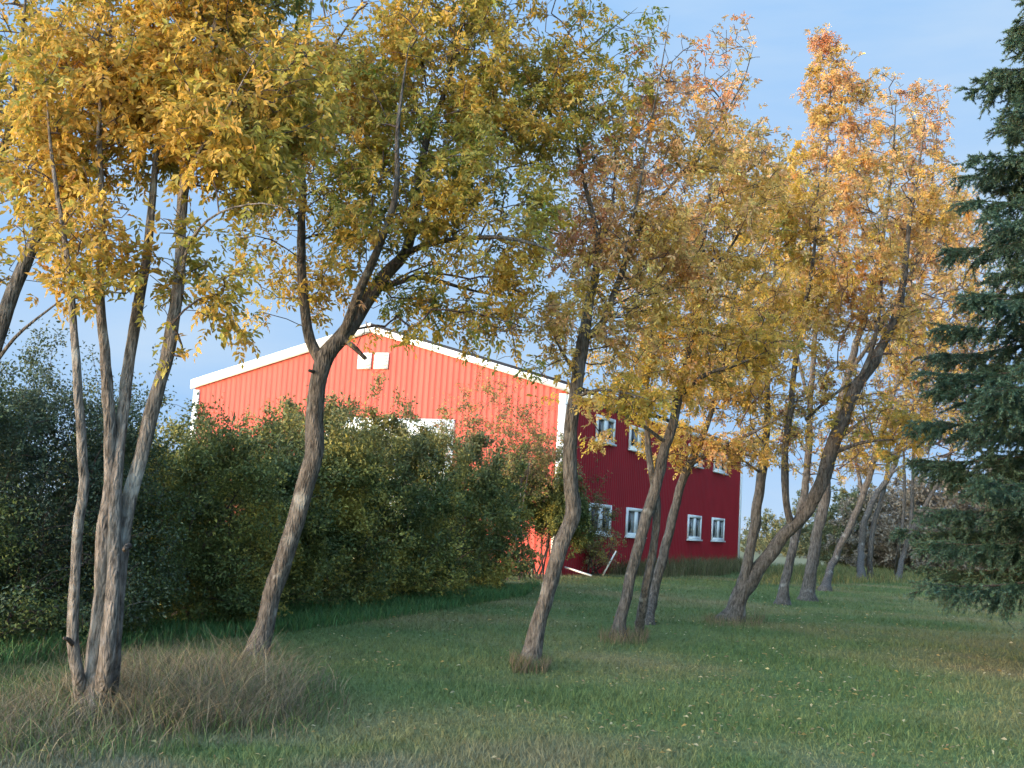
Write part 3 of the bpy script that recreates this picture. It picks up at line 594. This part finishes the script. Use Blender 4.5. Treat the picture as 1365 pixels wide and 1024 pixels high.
tree('ash_tree', 'forked pair of thin far trunks, last of the row beside the spruce tip', 'tree', None,
     [[(1197, 775, 13, d11, 'g'), (1203, 745, 11, d11), (1213, 715, 10, d11), (1235, 670, 9, d11), (1255, 635, 8, d11), (1275, 580, 7, d11), (1300, 500, 4, d11)],
      [(1194, 772, 10, d11, 'g'), (1198, 730, 8, d11), (1204, 690, 7, d11), (1206, 645, 7, d11), (1205, 590, 5, d11), (1210, 500, 3, d11)],
      [(1213, 715, 8, d11), (1216, 660, 8, d11+.5), (1218, 600, 7, d11+.6), (1222, 520, 5, d11+.6)]],
     [(1290, 500, 70, 70, 0, .8, BRWN, .6), (1230, 540, 70, 60, 0, .8, BRWN, .6), (1320, 420, 80, 70, 0, .7, BRWN, .6), (1300, 360, 60, 70, 0, .6, BRWN, .6)],
     700, 1500, 0.15, 2.8, GRP, seed=53)

# ------------------------------------------------------------------ shrubs
def shrub(name, label, base, blobs, n_attr, n_leaf, leaf, cols, seed, group=None, cat='shrub', wands=70, height_col=None, n_stem=9):
    """blobs: (dx, dy, z, rx, ry, rz) in metres round the base"""
    if cat == 'shrub' and n_leaf > 10000: n_leaf = int(n_leaf*1.9); n_attr = int(n_attr*1.5)
    base = np.array([base[0], base[1], 0.0]); o = thing(name, label, cat, base, group)
    w = np.array([b_[3]*b_[4]*b_[5] for b_ in blobs])**0.8; w /= w.sum(); A = []
    for b_, ww in zip(blobs, w):
        k = max(4, int(n_attr*ww)); u = unit(RNG.normal(size=(k, 3)))*(RNG.random((k, 1))**(1/3.4)); A.append(base+np.array(b_[:3])+u*np.array(b_[3:6]))
    A = np.concatenate(A); A = A[A[:, 2] > 0.12]; top = A[np.argsort(-A[:, 2])[:max(30, len(A)//4)]]
    if wands:                                               # long upright shoots over the top
        ws = top[RNG.integers(0, len(top), wands)]+np.c_[RNG.normal(0, .15, (wands, 2)), RNG.uniform(.15, .85, wands)]; A = np.r_[A, ws]
    st = []
    for k in range(n_stem):
        a_ = RNG.uniform(0, 6.28); rr = RNG.uniform(.05, .5); b_ = blobs[RNG.integers(len(blobs))]
        p0 = base+np.array([math.cos(a_)*rr+b_[0]*.6, math.sin(a_)*rr+b_[1]*.6, -.05]); p2 = base+np.array([b_[0], b_[1], b_[2]])+RNG.normal(size=3)*np.array(b_[3:6])*.3
        p2[2] = max(p2[2], .5); pm = (p0+p2)/2+RNG.normal(size=3)*.15
        st.append(resample([p0, pm, p2], [.03, .022, .012], .15))
    pos, par, rad, tg, sch, ch = skeleton(st, A, np.zeros(len(A), int), 0.1, 0.2, 0.0028, 0.16)
    sm = MB()
    for c_ in sch: sm.tube(pos[c_], rad[c_], 6)
    for c_ in ch:
        q = par[c_[0]]; sm.tube(np.r_[pos[q:q+1], pos[c_]], np.r_[rad[c_[:1]], rad[c_]], 4)
    sm.build('stems', M_TWIG, o, True)
    cand = np.concatenate([pos[c_[len(c_)//3:]] for c_ in ch]); dr_ = np.concatenate([unit(np.gradient(np.r_[pos[par[c_[0]]:par[c_[0]]+1], pos[c_]], axis=0)[1:])[len(c_)//3:] for c_ in ch])
    pr = np.clip(0.75+0.8*pnoise(cand, 0.5, seed), 0.06, 3); pr /= pr.sum(); j = RNG.choice(len(cand), n_leaf, p=pr)
    P = cand[j]+RNG.normal(size=(n_leaf, 3))*.075; D = unit(dr_[j]*.5+RNG.normal(size=(n_leaf, 3))*.8+np.array([0, 0, .15]))
    pc = np.array([c_ for c_, _ in cols]); ws = np.cumsum([w_ for _, w_ in cols]); u = np.clip(.5+.4*pnoise(P, .7, seed+9)+RNG.normal(0, .12, n_leaf), 0, .999)*ws[-1]
    col = pc[np.minimum(np.searchsorted(ws, u), len(pc)-1)]*RNG.normal(1, .18, (n_leaf, 1))
    if height_col is not None:                              # leaf colour shifts to this tone higher on the bush
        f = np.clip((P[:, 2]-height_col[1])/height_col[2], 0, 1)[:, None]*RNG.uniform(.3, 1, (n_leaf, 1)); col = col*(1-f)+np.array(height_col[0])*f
    Ln = leaf*1.35*RNG.uniform(.7, 1.3, n_leaf); lm = MB()
    leaf_quads(lm, P, D, unit(RNG.normal(size=(n_leaf, 3))*.8+np.array([0, -.1, 1.])), Ln, Ln*RNG.uniform(.42, .6, n_leaf), np.clip(col, .004, .6)); lm.build('foliage', M_SHRUB, o)
    return o
DG, MG, YG, BG_, TG = (0.066, 0.094, 0.032), (0.120, 0.140, 0.042), (0.31, 0.28, 0.07), (0.072, 0.100, 0.062), (0.21, 0.165, 0.08)
HED = [(DG, .36), (MG, .38), (YG, .26)]; HED2 = [(BG_, .6), (DG, .3), (MG, .1)]; HEDY = [(DG, .20), (MG, .34), (YG, .46)]; TAN = [(MG, .2), (TG, .35), (YG, .15), ((.32, .16, .075), .3)]
SG = 'tall shrubs of the hedge in front of the barn'
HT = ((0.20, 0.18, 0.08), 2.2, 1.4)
def sp_(px, py): q = ground(px, py); return q[:2]
def blobset(h, w, k, seed):
    r_ = np.random.default_rng(seed); o = [(0, 0, h*.36, w*.58, w*.5, h*.40), (0, -.3, h*.2, w*.6, w*.5, h*.24)]
    for i in range(k):
        a_ = r_.uniform(0, 6.28); rr = w*.36*r_.uniform(.5, 1); hz = h*r_.uniform(.3, .78); o.append((math.cos(a_)*rr, math.sin(a_)*rr*.8, hz, w*r_.uniform(.2, .3), w*r_.uniform(.2, .3), (h-hz)*.95))
    return o
shrub('shrub', 'blue green shrub filling the left edge behind the pale stems', sp_(-40, 858), blobset(2.8, 3.4, 7, 1), 620, 40000, .034, HED2, 1, SG, height_col=((.10, .12, .075), 2.2, 1.3))
shrub('shrub', 'dark bluish shrub with feathery top seen left of the clump of pale stems', sp_(70, 842), blobset(3.0, 2.7, 7, 2), 620, 40000, .034, HED2, 2, SG, height_col=((.10, .12, .075), 2.2, 1.3))
shrub('shrub', 'dark shrub between the clump of pale stems and the barn corner', sp_(205, 828), blobset(2.6, 3.2, 7, 3), 540, 36000, .042, HED, 3, SG, height_col=HT)
shrub('shrub', 'green shrub under the left end of the gable', sp_(300, 812), blobset(2.55, 3.3, 8, 4), 560, 32000, .052, HED, 4, SG, height_col=HT)
shrub('shrub', 'shrub with olive tips directly behind the leaning forked trunk', sp_(395, 803), blobset(3.2, 3.4, 8, 5), 560, 32000, .054, HEDY, 5, SG, height_col=HT)
shrub('shrub', 'rounded green shrub with yellowing side right of the leaning forked trunk', sp_(490, 796), blobset(3.75, 3.6, 8, 6), 600, 34000, .056, HEDY, 6, SG, height_col=HT)
shrub('shrub', 'dark green shrub under the right half of the gable, before the pale door', sp_(575, 786), blobset(3.95, 3.9, 8, 7), 560, 32000, .06, HED, 7, SG, height_col=HT)
q_ = sp_(650, 772)
shrub('shrub', 'low dark green shrub at the foot of the twiggy reddish one', sp_(632, 779), blobset(2.9, 3.0, 7, 17), 420, 19000, .058, HED, 17, SG)
shrub('shrub', 'twiggy half bare reddish shrub rising highest against the gable', q_, [(.0, .6, 4.2, 1.9, 1.2, 1.6), (-.6, .3, 3.2, 1.2, 1, 1.4), (.9, .4, 3.6, 1.2, 1, 1.4)], 460, 8500, .055, TAN, 8, SG, n_stem=12, wands=50)
shrub('shrub', 'dark shrub at the right end of the hedge, red wall showing beneath it', sp_(715, 772), [(0, 0, 2.9, 1.3, 1.3, 1.3), (.5, .1, 2.4, 1.0, 1, 1.1), (-.9, 0, 2.6, 1.1, 1, 1.0), (.6, .2, 1.7, .7, .8, .9), (-.1, -.2, 2.1, 1.7, 1.1, .95), (.9, 0, 1.6, .8, .8, .9)], 620, 30000, .06, HED, 9, SG, n_stem=12, height_col=HT)
shrub('shrub', 'brownish green mound of a shrub hiding the barn corner and first window', sp_(780, 766), [(0, 0, 1.5, 1.2, 1.2, 1.5), (-.5, .2, 2.7, .9, 1.0, 1.2), (.4, .1, .9, 1.1, 1, .9)], 420, 8500, .062, [(MG, .3), (TG, .5), (YG, .2)], 10, n_stem=9)

# ------------------------------------------------------------------ spruce
def spruce(base, height, rmax, seed):
    r_ = np.random.default_rng(seed)
    o = thing('spruce_tree', 'big blue green spruce with drooping layered boughs at the right edge', 'tree', base)
    b0 = np.array([base[0], base[1], 0.0]); tm = MB(); zz = np.linspace(-.1, height, 40); tm.tube(b0+np.c_[np.zeros((40, 2)), zz], .24*(1-zz/height*.97)+.01, 12, True, .04); tm.build('trunk', M_DARKBARK, o, True)
    bm = MB(); nm = MB(); segP, segD, segL = [], [], []
    z = 1.75
    while z < height-.25:
        f = z/height; R = rmax*(1-f)**.72*(1.0 if z > 1.2 else .85); nb = 7 if f < .7 else 5; a0 = r_.uniform(0, 6.28)
        for k in range(nb):
            a_ = a0+k*6.283/nb+r_.normal(0, .16); rr = R*r_.uniform(.62, 1.16); dirh = np.array([math.cos(a_), math.sin(a_), 0]); t_ = np.linspace(0, 1, 12)
            zc = z+r_.normal(0, .1); drop = -.22*rr*t_+.10*rr*t_**3-.06*rr if f < .75 else .25*rr*t_
            P = b0+dirh*(rr*t_)[:, None]+np.c_[np.zeros((12, 2)), zc+drop]; bm.tube(P, .028*(1-t_*.85)*(1.2-f), 5)
            sd = np.array([-dirh[1], dirh[0], 0])
            nl = int(11+rr*14)
            for i in range(nl):
                tt = r_.uniform(.14, 1)**.75; p0 = np.array([np.interp(tt, t_, P[:, c_]) for c_ in range(3)]); s_ = 1 if i % 2 else -1
                ln = (.20+.42*(1-tt)*rr/2+.10)*r_.uniform(.7, 1.2); d = unit(dirh*r_.uniform(.4, .95)+sd*s_*r_.uniform(.35, 1)+np.array([0, 0, -r_.uniform(.05, .75)]))
                segP.append(p0); segD.append(d); segL.append(ln)
                for q in range(5):
                    u_ = r_.uniform(.2, .95); d2_ = unit(d+r_.normal(size=3)*.55+np.array([0, 0, -.35])); segP.append(p0+d*ln*u_); segD.append(d2_); segL.append(ln*r_.uniform(.35, .6))
            segP.append(P[-3]); segD.append(unit(P[-1]-P[-3])); segL.append(np.linalg.norm(P[-1]-P[-3])*1.25)
        z += (.47 if f < .33 else .56)*(1-f*.45)*r_.uniform(.85, 1.15)
    segP = np.array(segP); segD = np.array(segD); segL = np.array(segL)
    for p0, d, l in zip(segP, segD, segL): bm.tube(np.array([p0, p0+d*l]), np.array([.006, .003]), 3, False)
    bm.build('branches', M_DARKBARK, o)
    cnt = np.maximum(12, (segL*210).astype(int)); idx = np.repeat(np.arange(len(segP)), cnt); n_ = len(idx)
    t_ = r_.random(n_); d = segD[idx]; P = segP[idx]+d*(segL[idx]*t_)[:, None]
    perp = unit(np.cross(d, r_.normal(size=(n_, 3)))); nd = unit(d*.8+perp*.8+np.array([0, 0, .10])); side = unit(np.cross(nd, r_.normal(size=(n_, 3))))
    ln = r_.uniform(.035, .06, n_); wd = .015
    V = np.stack([P-side*wd/2, P+side*wd/2, P+nd*ln[:, None]], 1)
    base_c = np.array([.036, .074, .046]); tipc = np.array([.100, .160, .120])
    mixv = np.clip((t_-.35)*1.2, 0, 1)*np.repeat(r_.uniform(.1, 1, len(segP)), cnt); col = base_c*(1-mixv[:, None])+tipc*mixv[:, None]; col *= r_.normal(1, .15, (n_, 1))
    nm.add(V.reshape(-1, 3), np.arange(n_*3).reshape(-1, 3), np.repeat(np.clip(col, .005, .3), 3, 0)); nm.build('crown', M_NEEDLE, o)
    print('needles', n_)
ds = 17.0
pb = at(1468, 800, ds); spruce((pb[0], pb[1], 0), 15.5, 3.1, 5)

# ------------------------------------------------------------------ far scrub beyond the row
FG = 'bare grey brown trees far beyond the row'
def far_tree(px, dist, h, w, seed, label, leafy, cols):
    p0 = at(px, 740, dist)
    return shrub('bare_tree', label, p0[:2], [(0, 0, h*.48, w*.55, w*.4, h*.46), (w*.2, 0, h*.68, w*.3, w*.3, h*.30), (-w*.2, .2, h*.3, w*.45, w*.3, h*.3), (w*.2, .2, h*.25, w*.45, w*.3, h*.25)], 480, leafy*3, .15, cols, seed, FG, 'tree', 40, None, 10)
GREY = [((0.19, .155, .12), .6), ((.24, .19, .14), .4)]; OLV = [((.13, .14, .07), .6), ((.19, .17, .08), .4)]
for i, (px, dd, h, w, lf, cl, lb) in enumerate([
        (1105, 84, 5.2, 6.5, 4200, OLV, 'olive leaved far tree seen left of the twin bowed trunks'),
        (1142, 80, 5.8, 6, 4200, OLV, 'olive grey far tree just left of the twin bowed trunks'),
        (1178, 78, 6.2, 6, 4200, GREY, 'grey brown far tree just right of the twin bowed trunks'),
        (1212, 76, 6.6, 6, 4200, GREY, 'grey brown far tree directly behind the forked thin trunks'),
        (1246, 74, 6.6, 6, 4200, GREY, 'bare far tree between the forked thin trunks and the spruce'),
        (1280, 72, 6.8, 6, 4200, GREY, 'bare far tree just left of the spruce boughs, tallest of the far ones'),
        (1318, 70, 6.8, 6, 4200, GREY, 'bare far tree mostly hidden behind the spruce boughs'),
        (1360, 68, 6.8, 6, 4200, GREY, 'bare far tree at the right edge behind the spruce'),
        (1020, 130, 4.6, 5, 3000, OLV, 'small green tree on the horizon right of the barn end'),
        (1066, 120, 3.4, 7, 3000, OLV, 'low bushy far tree behind the far leaning stem')]):
    far_tree(px, dd, h, w, 60+i, lb, lf, cl)

# ------------------------------------------------------------------ long grass, weeds, fallen leaves
def scatter_px(n_, poly, jitter=0):                         # points on the ground inside a patch outlined by its corners
    q = np.array([ground(*k)[:2] for k in poly]); mn, mx_ = q.min(0), q.max(0); out_ = []
    while sum(map(len, out_)) < n_:
        p_ = RNG.uniform(mn, mx_, (n_, 2)); ins = np.zeros(n_, bool)
        for i in range(len(q)):
            a_, b_ = q[i], q[i-1]; c_ = ((a_[1] > p_[:, 1]) != (b_[1] > p_[:, 1])) & (p_[:, 0] < (b_[0]-a_[0])*(p_[:, 1]-a_[1])/(b_[1]-a_[1]+1e-9)+a_[0]); ins ^= c_
        out_.append(p_[ins])
    p_ = np.concatenate(out_)[:n_]; return np.c_[p_, np.zeros(n_)]
def grass_patch(name, label, poly, n_, h0, h1, wid, cols, lean=(.1, .7), cluster=True, cat='grass', mound=None):
    P = scatter_px(n_*2 if cluster else n_, poly)
    if cluster:
        kk = RNG.random(len(P)) < np.clip(.5+.45*pnoise(P, .5, len(name)), .04, 1); P = P[kk]
    n_ = len(P); hh = RNG.uniform(h0, h1, n_)*np.clip(1+.35*pnoise(P, .6, 3), .4, 1.6)
    if mound is not None: hh *= .45+.95*np.exp(-((P[:, 0]-mound[0])**2+(P[:, 1]-mound[1])**2)/1.1)
    pc = np.array([c_ for c_, _ in cols]); w_ = np.array([q for _, q in cols]); col = pc[RNG.choice(len(pc), n_, p=w_/w_.sum())]*RNG.normal(1, .2, (n_, 1))
    mb = MB(); blades(mb, P, hh, wid*RNG.uniform(.6, 1.3, n_), RNG.uniform(*lean, n_), np.clip(col, .01, .5), 3)
    return tag(mb.build(name, M_BLADE), label, cat, kind='stuff')
DRY = [((.185, .14, .09), .42), ((.27, .21, .13), .16), ((.11, .085, .055), .2), ((.10, .13, .045), .22)]
grass_patch('dry_grass', 'long dry brown grass round the foot of the pale stems', [(-60, 1010), (60, 1000), (260, 985), (420, 965), (380, 915), (330, 885), (190, 880), (60, 940), (-60, 960)], 11500, .10, .6, .005, DRY, (.3, 1.5), mound=ground(255, 935))
grass_patch('dry_grass', 'thin pale seed stalks standing up from the long dry grass', [(60, 975), (260, 970), (390, 945), (340, 890), (190, 885), (80, 930)], 160, .3, .62, .004, [((.30, .24, .15), .7), ((.2, .15, .09), .3)], (.3, 1.1), mound=ground(255, 935))
grass_patch('dry_grass', 'loose outer fringe of dry grass mixed with green', [(-80, 1030), (120, 1020), (330, 995), (480, 975), (450, 900), (340, 868), (150, 858), (-60, 890)], 7000, .05, .26, .006, DRY+[((.09, .13, .045), .9)], (.2, 1.3))
grass_patch('weeds', 'deep green weeds along the foot of the hedge', [(-60, 905), (150, 868), (330, 850), (520, 826), (700, 795), (720, 780), (480, 800), (250, 825), (-60, 862)], 22000, .05, .24, .014, [((.055, .135, .045), .6), ((.09, .16, .05), .4)], cluster=False, cat='weeds')
grass_patch('tall_grass', 'tan and green tall grass along the foot of the crimson wall', [(745, 766), (800, 766), (840, 767), (870, 770), (960, 768), (1000, 762), (985, 757), (880, 762), (760, 764)], 9000, .25, .8, .02, [((.10, .105, .04), .5), ((.16, .13, .065), .5)])
grass_patch('meadow_grass', 'yellowing rough grass beyond the trunks at the right', [(985, 782), (1060, 780), (1200, 778), (1365, 790), (1400, 770), (1250, 755), (1000, 757)], 26000, .15, .42, .03, [((.10, .12, .04), .5), ((.20, .17, .06), .5)])
for (x, y, w_, lb) in ((706, 891, 22, 'dry tuft round the foot of the elbowed trunk'), (832, 853, 28, 'grass tuft round the foot of the joined pair'), (978, 829, 34, 'brown tuft round the foot of the splitting trunk')):
    grass_patch('dry_grass', lb, [(x-w_, y+8), (x+w_, y+8), (x+w_*1.3, y-4), (x-w_*1.3, y-4)], 700, .08, .22, .007, [((.20, .14, .09), .5), ((.12, .10, .05), .3), ((.07, .10, .03), .2)], cluster=False)
N = 3600
r = np.exp(RNG.uniform(math.log(7), math.log(34), N)); a = np.clip(RNG.normal(.18, .24, N), -.5, .52); gp = np.c_[r*np.sin(a), r*np.cos(a), np.full(N, .035)+RNG.random(N)*.03]; kk = RNG.random(N) < np.clip(.45+.8*pnoise(gp, .9, 77), .05, 1); gp, r = gp[kk], r[kk]; N = len(gp)
D = unit(np.c_[RNG.normal(size=(N, 2)), RNG.normal(0, .2, N)]); Ln = RNG.uniform(.025, .058, N)*(.8+r/40); pc = np.array([[.42, .34, .17], [.50, .42, .27], [.30, .21, .12], [.40, .27, .10]])
lm = MB(); leaf_quads(lm, gp, D, unit(RNG.normal(size=(N, 3))*.35+np.array([0, 0, 1.])), Ln, Ln*.5, pc[RNG.integers(0, 4, N)]*RNG.normal(1, .15, (N, 1)))
tag(lm.build('fallen_leaves', M_LEAF), 'pale fallen leaves scattered over the lawn', 'leaves', kind='stuff')

# ------------------------------------------------------------------ odd boards by the barn corner
def board(name, label, a_, b_, w_, th, m_, cat):
    a_, b_ = np.array(a_), np.array(b_); d = unit(b_-a_); s_ = unit(np.cross(d, [0, 0, 1.0])); u_ = np.cross(s_, d); mb = MB()
    mb.box((0, -w_/2, 0), (np.linalg.norm(b_-a_), w_/2, th), lambda q: a_+q[:, :1]*d+q[:, 1:2]*s_+q[:, 2:]*u_); mb.v[0] += RNG.normal(size=mb.v[0].shape)*.006
    return tag(mb.build(name, m_), label, cat)
a_ = ground(803, 768); db = a_[1]; b_ = at(822, 735, db-.1)
board('board', 'white board leaning up out of the grass before the crimson wall', a_-np.array([0, 0, .05]), b_, .16, .04, M_WHITE, 'board')
b_ = ground(788, 770); a_ = at(753, 757, b_[1]+.3)
board('board', 'white board lying low in the grass by the brownish shrub', a_, b_+np.array([0, 0, .05]), .12, .04, M_WHITE, 'board')
a_ = ground(708, 771); b_ = at(706, 741, a_[1])
board('post', 'short pale wooden post under the right end of the hedge', a_-np.array([0, 0, .2]), b_, .10, .09, flat('pale_wood', (.30, .32, .22), .8), 'post')
